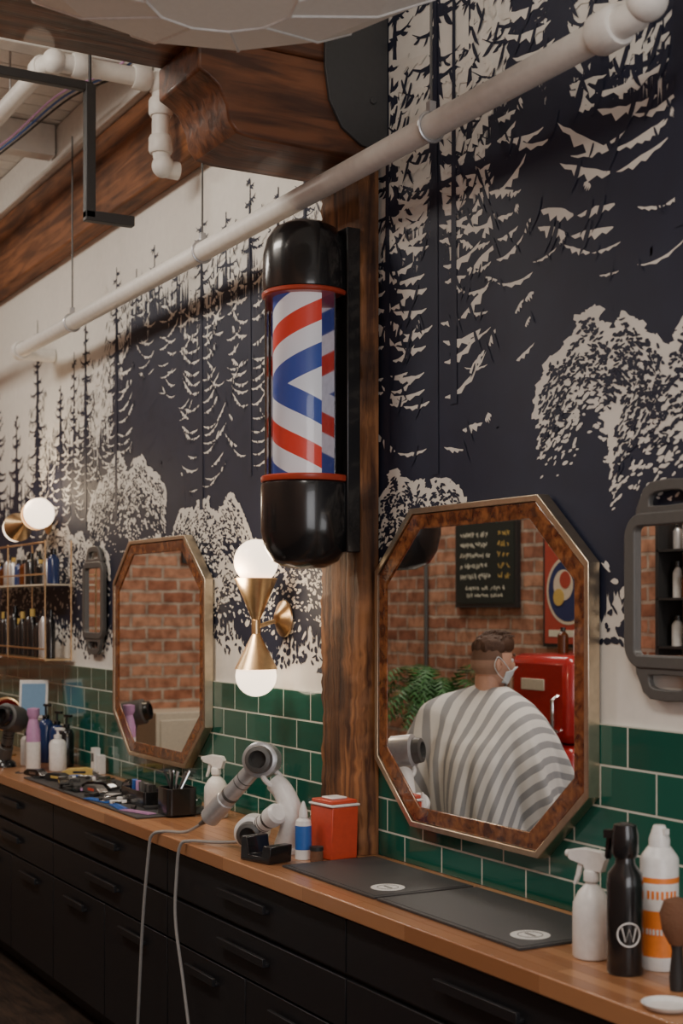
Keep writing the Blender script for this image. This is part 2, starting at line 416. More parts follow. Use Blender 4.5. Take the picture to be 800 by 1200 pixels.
for (tx,z1,w) in ((-8.9,3.1,.32),(-8.4,3.0,.30),(-8.0,2.8,.22),(-7.60,3.27,.24),(-7.20,2.86,.20),(-6.98,3.0,.14),(-6.80,3.12,.22),(-6.36,3.30,.28),
                  (-6.10,3.24,.30),(-5.88,3.30,.32),(-5.62,3.20,.26),(-5.36,3.32,.28),(-5.12,3.26,.26),(-4.90,3.33,.28),(-4.66,3.24,.25),(-4.45,3.36,.27),(-4.25,3.30,.22)):
    conifer(tx,2.15,z1,w,.060,.050,.32)
for (tx,z1,w,sp,lf,co_) in ((-3.84,3.95,.22,.075,.07,.3),(-3.60,4.05,.36,.09,.095,.22),(-3.42,3.5,.20,.08,.07,.4),(-3.16,4.0,.46,.085,.10,.40),(-3.0,3.8,.40,.085,.09,.45),(-2.84,3.7,.32,.085,.08,.4),(-2.54,4.05,.46,.10,.10,.25),(-2.2,3.9,.4,.10,.09,.3)):
    conifer(tx,2.25,z1,w,sp,lf,co_)
x=-1.9
while x<1.3:
    conifer(x,2.2,U(3.3,4.0),U(.3,.45),.10,.09,.3); x+=U(.25,.45)
gaps(-3.60,2.20,3.45,.34,.060,.040,.92); gaps(-3.88,2.35,3.4,.18,.055,.034,.9); gaps(-3.30,2.40,3.1,.20,.065,.024,.75)
gaps(-3.00,2.90,3.60,.40,.065,.040,.75); gaps(-2.54,2.72,3.60,.46,.065,.052,.92); gaps(-2.72,2.55,3.0,.26,.085,.022,.55); gaps(-3.14,2.55,2.9,.24,.10,.016,.35)
for cx,za,zb,w in ((-4.27,2.3,3.2,.14),(-4.45,2.20,3.2,.17),(-4.66,2.4,3.15,.14),(-4.90,2.25,3.2,.20),(-5.12,2.6,3.2,.16),(-5.36,2.20,3.2,.22),(-6.36,2.25,3.2,.24),(-6.58,2.2,2.9,.18),(-6.80,2.15,2.9,.20),(-7.0,2.2,2.8,.16),(-7.20,2.15,2.7,.18),(-7.42,2.15,2.6,.16),(-7.6,2.10,2.9,.22)):
    gaps(cx,za,zb,w,.046,.023,.9)
gaps(-5.85,2.65,3.15,.26,.06,.018,.6); gaps(-6.1,2.8,3.2,.2,.06,.018,.6); gaps(-5.62,2.5,3.1,.16,.06,.018,.6)
gaps(-1.4,2.4,3.3,.4,.06,.036,.9); gaps(-.4,2.4,3.3,.4,.06,.036,.9); gaps(-2.0,2.4,3.3,.4,.06,.036,.9)
for cx,za,zb in ((-3.60,2.1,3.9),(-3.50,2.3,3.6),(-3.88,2.2,3.6),(-2.54,2.6,3.9),(-4.45,2.1,3.3),(-4.66,2.2,3.2),(-4.9,2.2,3.25),(-5.36,2.1,3.25),(-6.36,2.1,3.2),(-6.8,2.1,3.1),(-7.6,2.1,3.2),(-7.2,2.1,2.8)):
    poly([(cx-.018,za),(cx+.018,za),(cx+.006,zb),(cx-.006,zb)],YN2,M_navy)
def bush(cx,zt,w,h,n=700,core=.14,drop=.20,rs=1.0):
    ph=U(0,6); ph2=U(0,6)
    def dm(u): return zt-h*drop*2*abs(u)**2.4+ h*.13*abs(math.sin(u*3.4+ph))+h*.06*math.sin(u*11+ph2)+.010*math.sin(u*37+ph)-.03
    for i in range(n):
        u=U(-1,1); t=R()**1.35; z=dm(u)-t*h*(1-.35*u*u)
        if t>core and R()<(t-core)**.8*.95: continue
        r=(.0150*(1-t)**1.6+.0046)*U(.65,1.25)*rs
        blob(cx+u*w/2,z,r*1.7,r*.70,-.7*u+U(-.5,.5),YW+U(-.0003,.0003),M_muralwhite)
    for i in range(int(n*.42)):
        u=U(-.97,.97); z=dm(u)-U(.03,.9)*h*.55
        blob(cx+u*w/2,z,U(.005,.014),U(.0025,.0055),-.7*u+U(-.6,.6),YN2,M_navy)
for (cx,zt,w,h,n) in ((-2.84,2.42,.50,.36,1600),(-2.46,2.33,.66,.38,1900),(-2.0,2.3,.7,.4,900),(-3.82,2.10,.26,.30,600),(-3.60,2.07,.40,.28,800),
     (-6.25,2.36,1.0,.46,1700),(-6.75,2.02,.6,.28,500),(-5.85,2.0,.6,.28,600),(-5.30,2.11,.95,.42,1700),(-4.98,1.90,.5,.26,400),(-4.55,2.01,.66,.38,1500),(-7.2,2.10,.9,.34,1000),(-7.85,2.0,.6,.34,500),(-8.4,2.0,.6,.34,400),
     (-1.4,2.2,.7,.4,600),(-.7,2.3,.7,.4,600),(.1,2.2,.7,.4,400)):
    bush(cx,zt,w,h,n)
x=-9.2
while x<1.4:
    zb=sol_bot(x)
    for k in range(3): blob(x+U(-.02,.02),zb-U(.0,.10),U(.006,.020),U(.004,.012),U(-1,1),YN,M_navy)
    if R()<.9: blob(x+U(-.02,.02),zb+U(.0,.13),U(.006,.022),U(.004,.012),U(-1,1),YW,M_muralwhite)
    x+=.022
mb.make('forest_mural',smooth=False,recalc=False)

# ---------------------------------------------------------------- timber post, corbel, beams
XP0,XP1=-4.19,-3.92
b=B(); 
pts=[(XP0+.012,-.08),(XP0+.09,-.0805),(XP0+.18,-.0805),(XP1-.012,-.08),(XP1,-.068),(XP1,-.0125),(XP0,-.0125),(XP0,-.068)]
nz=90; v=[];f=[]; npt=len(pts)
for i in range(nz+1):
    z=ZC+.001+(3.12-ZC)*i/nz
    for (a,c) in pts: 
        e=.005 if c<-.015 else 0
        v.append((a+U(-e,e)+.004*math.sin(z*9+a*40)*(e>0),c+U(-e,e)*.6,z))
for i in range(nz):
    for k in range(npt):
        j=(k+1)%npt; f.append((i*npt+k,i*npt+j,(i+1)*npt+j,(i+1)*npt+k))
f.append(tuple(range(npt))); f.append(tuple(nz*npt+k for k in range(npt)))
b.add(v,f,M_post); b.make('timber_post')
prof=[(-.004,3.12),(-.47,3.12),(-.525,3.13),(-.55,3.16),(-.56,3.21),(-.585,3.26),(-.62,3.285),(-.65,3.30),(-.65,3.40),(-.004,3.40)]
b=B(); b.prism(prof,'yz',XP0-.02,XP1+.03,M_beam)
b.make('timber_corbel',bevel=.008)
b=B(); b.bb(XP0-.02,XP1+.03,YB+.02,-.0045,3.402,3.82,M_beam); b.make('timber_ceiling_beam',bevel=.01)
b=B(); b.prism([(-.005,3.14),(-.10,3.155),(-.17,3.20),(-.215,3.28),(-.23,3.38),(-.23,3.8),(-.005,3.8)],'yz',XP1+.032,XP1+.045,M_plate)
for yy,zz in ((-.06,3.3),(-.06,3.6)): b.cyl((XP1+.04,yy,zz),(XP1+.052,yy,zz),.012,.012,M_plate,6)
b.make('steel_bracket_plate',bevel=.002)
b=B(); b.bb(X0,XP0-.03,-.10,-.004,3.50,3.90,M_ledger); b.make('timber_ledger_beam',bevel=.01)
b=B(); b.bb(X0,X1,-.13,-.0045,3.905,4.095,M_pipe); b.make('trim_1',bevel=.005)
for i,xx in enumerate((-5.6,-6.9,-8.2)):
    b=B(); b.bb(xx-.05,xx+.05,YB,-.14,3.94,4.095,M_pipe); b.make('ceiling_joist' if i==0 else 'ceiling_joist.%03d'%i,bevel=.005)

# ---------------------------------------------------------------- pipes
b=B(); py=-.20; pz=3.03
b.tube([(-7.23,py,pz),(-2.52,py,pz)],.036,M_pipe,18)
b.tube([(-2.52,py,pz),(-2.47,py,pz),(-2.43,py,pz+.02),(-2.41,py+.0,pz+.06),(-2.41,py,pz+.95)],.036,M_pipe,18)
b.lathe((-2.60,py,pz),[(.046,0),(.05,.01),(.05,.07),(.046,.08)],M_pipe,18,axis=(1,0,0))
b.lathe((-2.41,py,pz+.06),[(.046,0),(.05,.01),(.05,.06),(.046,.07)],M_pipe,18)
b.sph((-2.43,py,pz+.02),.047,M_pipe)
b.lathe((-7.27,py,pz),[(.046,0),(.05,.01),(.05,.05),(.046,.06)],M_pipe,18,axis=(1,0,0))
b.tube([(-7.26,py,pz),(-7.29,py+.02,pz),(-7.30,py+.06,pz),(-7.30,-.005,pz)],.036,M_pipe,18)
for hx in (-6.41,-4.896,-3.317):
    b.torus((hx,py,pz),.040,.005,M_grey,axis=(1,0,0)); b.cyl((hx,py,pz+.04),(hx,py,3.90),.004,.004,M_dgrey,8)
    b.box((hx,py,pz+.055),(.02,.02,.03),M_grey)
b.make('sprinkler_pipe')
b=B(); sx=-5.36
b.tube([(-9.4,-.64,3.82),(sx-.05,-.64,3.82),(sx-.01,-.63,3.82),(sx,-.59,3.82),(sx,-.23,3.82),(sx,-.19,3.81),(sx,-.18,3.77),(sx,-.18,3.54),(sx,-.17,3.49),(sx,-.14,3.47),(sx,-.105,3.47)],.036,M_pipe,16)
for c,a in (((sx-.14,-.64,3.82),(1,0,0)),((sx,-.55,3.82),(0,1,0)),((sx,-.30,3.82),(0,1,0)),((sx,-.18,3.68),(0,0,1)),((sx,-.18,3.53),(0,0,1))):
    b.lathe(c,[(.044,0),(.049,.01),(.049,.06),(.044,.07)],M_pipe,16,axis=a)
b.sph((sx,-.62,3.82),.048,M_pipe); b.sph((sx,-.19,3.81),.048,M_pipe); b.sph((sx,-.17,3.48),.046,M_pipe)
b.cyl((-5.9,-.64,3.85),(-5.9,-.64,4.09),.005,.005,M_grey,8)
b.make('water_pipe')
b=B(); b.tube([(-8.6,-.42,3.22),(-7.45,-.42,3.22)],.03,M_pipe,14); b.lathe((-7.50,-.42,3.22),[(.036,0),(.04,.01),(.04,.06),(.036,.07)],M_pipe,14,axis=(1,0,0)); b.cyl((-7.9,-.42,3.25),(-7.9,-.42,4.095),.005,.005,M_grey,8); b.make('drain_pipe')
b=B(); b.box((-5.30,-.50,3.47),(.04,.04,.52),M_matte); b.box((-5.30,-.42,3.22),(.04,.20,.04),M_matte); b.box((-5.30,-.70,3.72),(.035,.42,.035),M_matte); b.box((-5.295,-.5,3.91),(.012,.012,.36),M_matte)
b.make('black_conduit_bracket',bevel=.004)
b=B()
for k,(mm,o) in enumerate(((M_purple,0),(M_blue,.03),(M_matte,.06))):
    b.tube([(-7.5,-.50+o,3.93),(-6.6,-.45+o,3.90+o*.3),(-6.0,-.40+o,3.93),(-5.5,-.33+o,3.89),(-5.1,-.28+o,3.92)],.005,mm,6,6)
b.make('electrical_wires')

# ---------------------------------------------------------------- counter + cabinets
b=B(); b.bb(X0+.01,.9,-.466,-.012,ZC-.046,ZC,M_counter); b.make('wooden_countertop',bevel=.004)
b=B(); b.bb(X0+.01,.85,-.415,-.012,.10,ZC-.047,M_matte); b.bb(X0+.01,.85,-.36,-.05,.0,.10,M_matte)
cols=[-9.49,-8.51,-7.23,-5.95,-4.655,-3.375,-2.09,-.80,.45]
for a,c in zip(cols,cols[1:]):
    g=.004; mid=(a+c)/2
    for z0,z1 in ((.70,.855),(.545,.692)):
        b.bb(a+g,c-g,-.438,-.416,z0+g,z1-g,M_cab)
        hw=.17; zh=(z0+z1)/2+.008
        b.bb(mid-hw,mid+hw,-.462,-.450,zh-.010,zh+.016,M_cab)
        b.bb(mid-hw,mid+hw,-.450,-.438,zh-.010,zh+.0,M_cab)
    for s,e in ((a,mid),(mid,c)):
        b.bb(s+g,e-g,-.438,-.416,.104,.541,M_cab)
        m2=(s+e)/2; b.bb(m2-.12,m2+.12,-.462,-.450,.474,.500,M_cab); b.bb(m2-.12,m2+.12,-.450,-.438,.474,.484,M_cab)
b.make('drawer_cabinet',bevel=.0015)

# ---------------------------------------------------------------- octagonal mirrors
def octo(w,h,cx,cz,t):
    w-=t;h-=t; cx-=t*.586/2; cz-=t*.586/2
    return [(w,h-cz),(w-cx,h),(-(w-cx),h),(-w,h-cz),(-w,-(h-cz)),(-(w-cx),-h),(w-cx,-h),(w,-(h-cz))]
def octmirror(name,x,z):
    W,H,CX,CZ=.530,.482,.21,.185
    e=empty(name,(x,0,z))
    b=B(); b.ring(octo(W,H,CX,CZ,0),octo(W,H,CX,CZ,.017),'xz',-.050,-.012,M_rim); b.make('metal_rim',parent=e,bevel=.002)
    b=B(); b.ring(octo(W,H,CX,CZ,.0175),octo(W,H,CX,CZ,.064),'xz',-.045,-.015,M_burl); b.make('burl_frame',parent=e,bevel=.004)
    b=B(); b.prism(octo(W,H,CX,CZ,.061),'xz',-.041,-.018,M_mirror); b.make('glass',parent=e,smooth=False)
octmirror('octagonal_wall_mirror',-3.352,1.518)
octmirror('octagonal_wall_mirror.001',-5.75,1.518)
def handmirror(name,x,z):
    e=empty(name,(x,0,z))
    b=B(); o=rrect(.30,.375,.06,8); i=rrect(.225,.31,.015,8)
    b.ring(o,i,'xz',-.035,-.012,M_dgrey)
    for s in (1,-1):
        ho=[(.115,s*.17),(.11,s*.20),(.095,s*.225),(.085,s*.245),(.06,s*.260),(0,s*.264),(-.06,s*.260),(-.085,s*.245),(-.095,s*.225),(-.11,s*.20),(-.115,s*.17),(0,s*.165)]
        hi=[(.062,s*.203),(.064,s*.208),(.064,s*.218),(.058,s*.228),(.04,s*.234),(0,s*.236),(-.04,s*.234),(-.058,s*.228),(-.064,s*.218),(-.064,s*.208),(-.062,s*.203),(0,s*.201)]
        b.ring(ho,hi,'xz',-.031,-.013,M_dgrey)
    b.make('frame',parent=e,bevel=.004)
    b=B(); b.prism(rrect(.235,.32,.015,4),'xz',-.022,-.014,M_mirror); b.make('glass',parent=e,smooth=False)
handmirror('handled_barber_mirror',-2.555,1.741)
handmirror('handled_barber_mirror.001',-6.61,1.735)

# ---------------------------------------------------------------- barber pole
e=empty('barber_pole',(-4.038,-.215,2.405))
r=.134
b=B()
b.lathe((0,0,.30),[(r+.002,0),(r+.004,.02),(r+.002,.12),(r-.010,.17),(r-.032,.205),(r-.07,.225),(r-.11,.229),(0,.23)],M_black,48)
b.lathe((0,0,-.582),[(0,0),(.06,.004),(.105,.025),(.130,.065),(.143,.12),(.144,.26),(.141,.275)],M_black,48)
b.bb(-.128,.122,.085,.134,-.53,.50,M_black)
b.make('housing',parent=e,bevel=.004)
b=B()
b.lathe((0,0,.285),[(r+.002,0),(r+.006,.004),(r+.006,.012),(r+.002,.016)],M_trimred,48)
b.lathe((0,0,-.305),[(.140,0),(.143,.004),(.143,.016),(.139,.020)],M_trimred,48)
b.make('trim_rings',parent=e)
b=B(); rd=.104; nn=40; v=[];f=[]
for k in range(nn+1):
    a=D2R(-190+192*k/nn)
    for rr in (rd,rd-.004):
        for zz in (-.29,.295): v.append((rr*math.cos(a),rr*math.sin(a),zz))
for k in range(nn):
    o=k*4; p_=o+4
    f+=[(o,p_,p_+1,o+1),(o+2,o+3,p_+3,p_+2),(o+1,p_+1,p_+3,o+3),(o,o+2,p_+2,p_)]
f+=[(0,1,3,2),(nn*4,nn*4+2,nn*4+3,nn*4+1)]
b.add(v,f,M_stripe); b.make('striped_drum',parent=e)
b=B(); b.lathe((0,0,-.29),[(.131,0),(.131,.58)],M_glass,48); o=b.make('acrylic_tube',parent=e)
b=B(); b.bb(-.119,.119,.040,.045,-.29,.29,M_reflect); b.make('reflector_plate',parent=e)

# ---------------------------------------------------------------- sconces
def sconce(name,x,z):
    e=empty(name,(x,-.12,z))
    b=B()
    b.lathe((0,0,.02),[(.008,0),(.012,.0),(.075,.150),(.078,.155),(.072,.156),(.01,.03)],M_brass,36)
    b.lathe((0,0,-.02),[(.008,0),(.012,.0),(.075,-.125),(.078,-.13),(.072,-.131),(.01,-.03)],M_brass,36)
    b.cyl((0,0,-.025),(0,0,.025),.016,.016,M_brass)
    b.cyl((0,0,0),(0,.108,.03),.008,.008,M_brass,12)
    b.lathe((0,.105,.03),[(.068,.008),(.066,0.002),(.05,-.006),(.03,-.02),(.012,-.03)],M_brass,36,axis=(0,1,0))
    b.make('brass_body',parent=e)
    b=B(); b.sph((0,0,.235),.080,M_globe); b.make('globe_upper',parent=e)
    b=B(); b.sph((0,0,-.175),.074,M_globe); b.make('globe_lower',parent=e)
    return e
sconce('brass_wall_sconce',-4.60,1.63)
sc=sconce('brass_wall_sconce.001',-7.42,2.155); sc.rotation_euler=(0,D2R(82),0)

# ---------------------------------------------------------------- pendant lamp
e=empty('pendant_lantern',(-2.88,-1.03,3.045))
b=B(); seg=12
prof=[(.0,.0),(.17,.0),(.40,.045),(.56,.12),(.62,.22),(.55,.33),(.36,.41),(.08,.44)]
b.lathe((0,0,0),prof,M_shade,seg)
o=b.make('paper_shade',parent=e,smooth=False)
b=B()
for k in range(seg):
    a=2*math.pi*k/seg; b.tube([(r_*math.cos(a),r_*math.sin(a),z_-.001 if z_<.2 else z_+.001) for r_,z_ in prof[1:]],.0035,M_wp,6)
b.torus((0,0,0),.17,.004,M_wp,seg=12)
b.cyl((0,0,.43),(0,0,1.04),.006,.006,M_matte,8); b.lathe((0,0,1.01),[(.06,0),(.05,.040)],M_wp)
b.make('ribs_and_cord',parent=e)

# ---------------------------------------------------------------- counter objects
def bottle_body(b,r,h,mat,neck=.3):
    b.lathe((0,0,0),[(r*.92,0),(r,.006),(r,h*.55),(r*.97,h*.68),(r*.7,h*.82),(r*neck,h*.92),(r*neck,h)],mat,28)
def spray(name,x,y,H,r,body,head,rz,label=None):
    b=B(); hb=H*.72; bottle_body(b,r,hb,body,.33)
    b.lathe((0,0,hb*.95),[(r*.42,0),(r*.42,.022),(r*.36,.026)],head,20)
    z=hb*.95+.024
    prof=[(-.030,z),(.012,z),(.016,z+.012),(.050,z+.020),(.056,z+.024),(.056,z+.042),(.02,z+.050),(-.030,z+.046),(-.040,z+.03)]
    b.prism(prof,'xz',-.011,.011,head)
    b.prism([(.020,z+.018),(.032,z+.018),(.038,z-.010),(.046,z-.034),(.040,z-.036),(.028,z-.012)],'xz',-.006,.006,head)
    b.cyl((.054,0,z+.033),(.066,0,z+.033),.009,.008,head,12)
    return b.make(name,(x,y,ZC+.001),rz=rz,bevel=.0015)
spray('spray_bottle',-2.53,-.276,.25,.043,M_wp,M_wp,D2R(200))
spray('spray_bottle.001',-4.904,-.14,.235,.046,M_wp,M_wp,D2R(-150))
b=B(); r=.040
b.lathe((0,0,0),[(r*.95,0),(r,.006),(r,.19),(r*.92,.215),(r*.55,.235),(r*.5,.25)],M_black,32)
b.lathe((0,0,.25),[(r*.62,0),(r*.72,.01),(r*.72,.05),(r*.6,.07),(r*.2,.075)],M_black,24)
b.box((-.018,-.01,.298),(.05,.022,.018),M_black,rz=.5); b.prism([(-.030,.29),(-.042,.288),(-.048,.245),(-.042,.24)],'xz',-.017,-.003,M_black)
def oncyl(a,z,rr): return (rr*math.cos(a),rr*math.sin(a),z)
ac=D2R(-28); pts=[oncyl(ac+.62*math.cos(t),.09+.025*math.sin(t),r+.0008) for t in [2*math.pi*k/28 for k in range(29)]]
b.tube(pts,.0018,M_wp,6)
b.tube([oncyl(ac+dx,.09+dz,r+.0008) for dx,dz in ((-.38,.015),(-.2,-.015),(0,.012),(.2,-.015),(.38,.015))],.0018,M_wp,6)
b.make('black_spray_bottle',(-2.387,-.30,ZC+.001))
b=B(); r=.042
b.lathe((0,0,0),[(r*.96,0),(r,.004),(r,.03)],M_wp,32); b.lathe((0,0,.03),[(r,0),(r,.10)],M_orange,32); b.lathe((0,0,.13),[(r,0),(r,.11),(r*.9,.118),(r*.6,.135)],M_wp,32)
b.lathe((0,0,.19),[(r+.0005,0),(r+.0005,.012)],M_orange,32)
for k in range(7): b.box(oncyl(D2R(-75+k*14),.165,r+.0003),(.0012,.006,.018),M_orange,rz=D2R(-75+k*14))
for k in range(9): b.box(oncyl(D2R(-80+k*11),.085,r+.0003),(.0012,.005,.012),M_wp,rz=D2R(-80+k*11))
b.lathe((0,0,.262),[(r*.55,0),(r*.55,.02),(r*.35,.045),(r*.3,.05)],M_wp,24); b.box((.01,0,.30),(.03,.012,.012),M_wp)
b.make('aerosol_can',(-2.385,-.205,ZC+.001))
b=B(); b.lathe((0,0,0),[(.016,0),(.018,.03),(.012,.09),(.016,.11)],M_matte,20); b.lathe((0,0,.105),[(.018,0),(.034,.03),(.040,.07),(.030,.10),(0,.11)],M_brown,24)
b.make('bristle_brush',(-2.225,-.30,ZC+.001),sc=.9)
b=B(); b.lathe((0,0,0),[(.05,0),(.075,.006),(.088,.022),(.085,.022),(.07,.009),(0,.006)],M_wp,36); b.make('ceramic_dish',(-2.13,-.412,ZC+.001),sc=.58)
for i,(a,c) in enumerate(((-3.865,-3.315),(-3.30,-2.655))):
    b=B(); b.bb(a,c,-.385,-.06,0,.006,M_mat); b.bb(a+.012,c-.012,-.373,-.072,.006,.0075,M_mat)
    b.lathe((c-.09,-.287,.0076),[(.048,0),(.048,.001)],M_wp,36); b.torus((c-.09,-.287,.0087),.03,.0012,M_dgrey,ss=4); b.box((c-.09,-.287,.009),(.04,.008,.0008),M_dgrey)
    b.make('rubber_station_mat' if i==0 else 'rubber_station_mat.001',(0,0,ZC+.001),bevel=.001)
b=B(); b.bb(-6.45,-5.0,-.42,-.08,0,.007,M_mat); b.make('rubber_station_mat.002',(0,0,ZC+.001),bevel=.002)
b=B(); w=.062
b.prism([(-w*.88,0),(w*.88,0),(w,.165),(-w,.165)],'xz',-.05,.05,M_red)
b.bb(-w-.004,w+.004,-.055,.055,.165,.173,M_wp); b.bb(-w+.006,w-.006,-.05,.05,.173,.185,M_red); b.bb(-.03,.03,-.03,.03,.185,.192,M_wp)
b.make('sharps_container',(-3.942,-.162,ZC+.001),rz=.1,bevel=.004)
b=B(); r=.026; b.lathe((0,0,0),[(r,0),(r,.03)],M_wp,28); b.lathe((0,0,.03),[(r,0),(r,.075)],M_blue,28); b.lathe((0,0,.105),[(r,0),(r*.9,.015),(r*.4,.026)],M_wp,28); b.lathe((0,0,.131),[(r*.55,0),(r*.5,.02),(r*.2,.045),(r*.1,.05)],M_wp,20); b.make('disinfectant_bottle',(-3.962,-.262,ZC+.001))
b=B(); b.lathe((0,0,0),[(.02,0),(.02,.035)],M_brown,24); b.lathe((0,0,.035),[(.021,0),(.021,.012)],M_matte,24); b.make('pomade_jar',(-3.895,-.25,ZC+.001))
b=B(); b.prism([(-.07,0),(.07,0),(.075,.055),(.04,.055),(.03,.02),(-.03,.02),(-.04,.075),(-.065,.075)],'xz',-.045,.045,M_black); b.make('clipper_stand',(-3.99,-.38,ZC+.001),rz=.25,bevel=.003)
def dryer(head,hend,axis,rh,mat,accent,hl=.075,hr=.021):
    b=B(); H=Vector(head);E=Vector(hend);A=Vector(axis).normalized()
    l=hl/2
    b.lathe(H-A*l,[(rh*.80,0),(rh,.006),(rh,hl-.006),(rh*.85,hl),(rh*.45,hl),(rh*.42,.01),(rh*.42,0)],mat,32,axis=A)
    b.lathe(H+A*(l+.0),[(rh*.78,0),(rh*.72,.025),(rh*.5,.03),(rh*.45,.0)],accent,32,axis=A)
    b.lathe(H-A*(l-.012),[(rh*.44,0),(0,.0)],M_matte,24,axis=A)
    d=(E-H).normalized(); s=H+d*rh*.75; ln=(E-s).length
    k=hr/.021
    b.lathe(s,[(.019*k,0),(.020*k,.02),(.021*k,ln*.6),(.021*k,ln*.61),(.024*k,ln*.62),(.024*k,ln-.01),(.018*k,ln)],mat,24,axis=d)
    b.lathe(s+d*ln*.50,[(.0215*k,0),(.0215*k,.012)],accent,24,axis=d)
    for q in (.2,.28): b.lathe(s+d*ln*q,[(.0207*k,0),(.0207*k,.004)],accent,24,axis=d)
    return b,s,E
b,s,E=dryer((-4.16,-.31,1.205),(-4.42,-.385,.985),(.75,-.60,.12),.058,M_lgrey,M_dgrey,.085,.030)
b.lathe(E,[(.014,0),(.006,.05)],M_dgrey,12,axis=(-.7,-.2,-.35))
b.tube([(-4.46,-.395,.962),(-4.55,-.415,.925),(-4.64,-.46,.918),(-4.685,-.484,.90),(-4.70,-.49,.84),(-4.73,-.50,.6),(-4.77,-.50,.3),(-4.80,-.50,.05)],.0055,M_cord,8,8)
b.make('hair_dryer')
b=B()
b.lathe((-4.10,-.25,ZC+.001),[(.062,0),(.062,.012),(.05,.018),(0,.02)],M_wp,36)
b.tube([(-4.10,-.25,.930),(-4.065,-.25,.99),(-4.06,-.255,1.05),(-4.09,-.27,1.11),(-4.12,-.285,1.135)],[.042,.032],M_wp,20,6)
b.torus((-4.125,-.29,1.15),.036,.009,M_wp,axis=(.7,.2,.7))
b.make('hair_dryer_stand')
b,s,E=dryer((-4.19,-.33,.970),(-4.04,-.31,1.05),(.75,-.6,-.05),.054,M_wp,M_dgrey,.08,.030)
b.tube([(-4.24,-.35,.93),(-4.33,-.40,.920),(-4.40,-.46,.919),(-4.43,-.484,.90),(-4.445,-.49,.80),(-4.43,-.50,.65),(-4.36,-.50,.45),(-4.28,-.50,.2),(-4.27,-.50,.05)],.0055,M_cord,8,8)
b.make('hair_dryer.001')
b,s,E=dryer((-6.86,-.36,1.16),(-6.98,-.36,.95),(.6,-.7,.2),.065,M_dgrey,M_black,.12,.03)
b.lathe((-6.98,-.36,ZC+.001),[(.06,0),(.055,.02),(.03,.04)],M_black,24)
b.make('hair_dryer.002')
b=B(); b.lathe((-4.14,-.13,1.0),[(.020,0),(.024,.01),(.024,.10),(.012,.11)],M_silver,20,axis=(1,-.1,0)); b.bb(-4.11,-4.05,-.155,-.11,ZC+.001,.98,M_matte); b.make('trimmer')
b=B(); b.ring(rrect(.26,.10,.01),rrect(.246,.086,.006),'xy',0,.06,M_black); b.prism(rrect(.25,.09,.006),'xy',.001,.012,M_black); 
for k in range(6): b.box((-.10+k*.04,0,.05),(.022,.02,.07),random.choice((M_matte,M_blue,M_dgrey,M_purple)),rz=U(-.3,.3),ry=U(-.2,.2))
b.make('tool_tray',(-5.34,-.26,ZC+.009),bevel=.001)
b=B(); b.ring(rrect(.12,.12,.02),rrect(.11,.11,.016),'xy',0,.10,M_black); b.prism(rrect(.115,.115,.016),'xy',.001,.03,M_matte)
for k in range(7): b.cyl((U(-.03,.03),U(-.03,.03),.03),(U(-.05,.05),U(-.05,.05),.16),.004,.006,random.choice((M_silver,M_matte,M_dgrey)),8)
b.make('comb_holder',(-5.02,-.25,ZC+.009),bevel=.001)
def sfx(n,i): return n if i==0 else '%s.%03d'%(n,i)
def clipper(name,x,y,rz,m1,m2):
    b=B(); b.prism([(-.08,.004),(-.085,.018),(-.05,.034),(.03,.038),(.06,.030),(.065,.006),(.05,.0)],'xz',-.02,.02,m1)
    b.prism([(.060,.008),(.060,.028),(.085,.016),(.085,.010)],'xz',-.021,.021,M_silver); b.bb(-.03,.03,-.0205,.0205,.012,.024,m2)
    b.tube([(-.084,0,.012),(-.12,.01,.006),(-.16,-.02,.005),(-.20,.02,.005)],.003,M_matte,6,5)
    b.make(name,(x,y,ZC+.009),rz=rz,bevel=.003)
for i,a in enumerate(((-6.22,-.33,.3,M_matte,M_gold),(-5.98,-.20,-.5,M_black,M_silver),(-6.36,-.18,1.1,M_gold,M_matte),(-5.72,-.33,.1,M_dgrey,M_red),(-5.55,-.17,2.2,M_black,M_dgrey),(-6.05,-.36,2.9,M_black,M_gold),(-5.84,-.27,.5,M_black,M_silver),(-6.42,-.37,.2,M_black,M_silver))): clipper(sfx('hair_clipper',i),*a)
def comb(name,x,y,rz,mat):
    b=B(); b.box((0,.01,0.002),(.18,.012,.004),mat)
    for k in range(40): b.box((-.088+k*.0045,-.008,.002),(.002,.026,.003),mat)
    b.make(name,(x,y,ZC+.009),rz=rz)
for i,a in enumerate(((-5.50,-.39,.2,M_blue),(-5.80,-.14,-.2,M_matte),(-5.28,-.385,-.1,M_blue),(-5.62,-.25,.9,M_wp),(-5.12,-.37,.3,M_purple),(-5.88,-.38,.1,M_black))): comb(sfx('hair_comb',i),*a)
def hbrush(name,x,y,rz,z=.009):
    b=B(); b.cyl((-.10,0,.02),(0,0,.02),.009,.012,M_black,14); b.cyl((0,0,.022),(.10,0,.022),.018,.018,M_silver,18)
    for k in range(120):
        a=U(0,6.28); xx=U(.005,.095); b.box((xx,.021*math.cos(a),.022+.021*math.sin(a)),(.0015,.0015,.0015) if math.sin(a)<-.5 else (.002,.008,.002),M_black,rx=a)
    b.make(name,(x,y,ZC+z),rz=rz)
hbrush('round_hair_brush',-5.18,-.17,.4); hbrush('round_hair_brush.001',-5.70,-.20,2.6)
b=B()
for k in range(34):
    x=U(-.60,.62); y=U(-.14,.14)
    b.box((x,y,.007),(U(.03,.07),U(.008,.018),U(.010,.016)),random.choice((M_purple,M_silver,M_matte,M_matte,M_wp,M_dgrey,M_matte,M_silver,M_blue)),rz=U(0,3))
b.make('hair_clips',(-5.75,-.25,ZC+.009),bevel=.002)
b=B(); 
for s in (1,-1):
    b.torus((-.06,s*.018,.003),.014,.003,M_silver); b.box((.0,s*.002,.003),(.12,.008,.003),M_silver,rz=s*-.12)
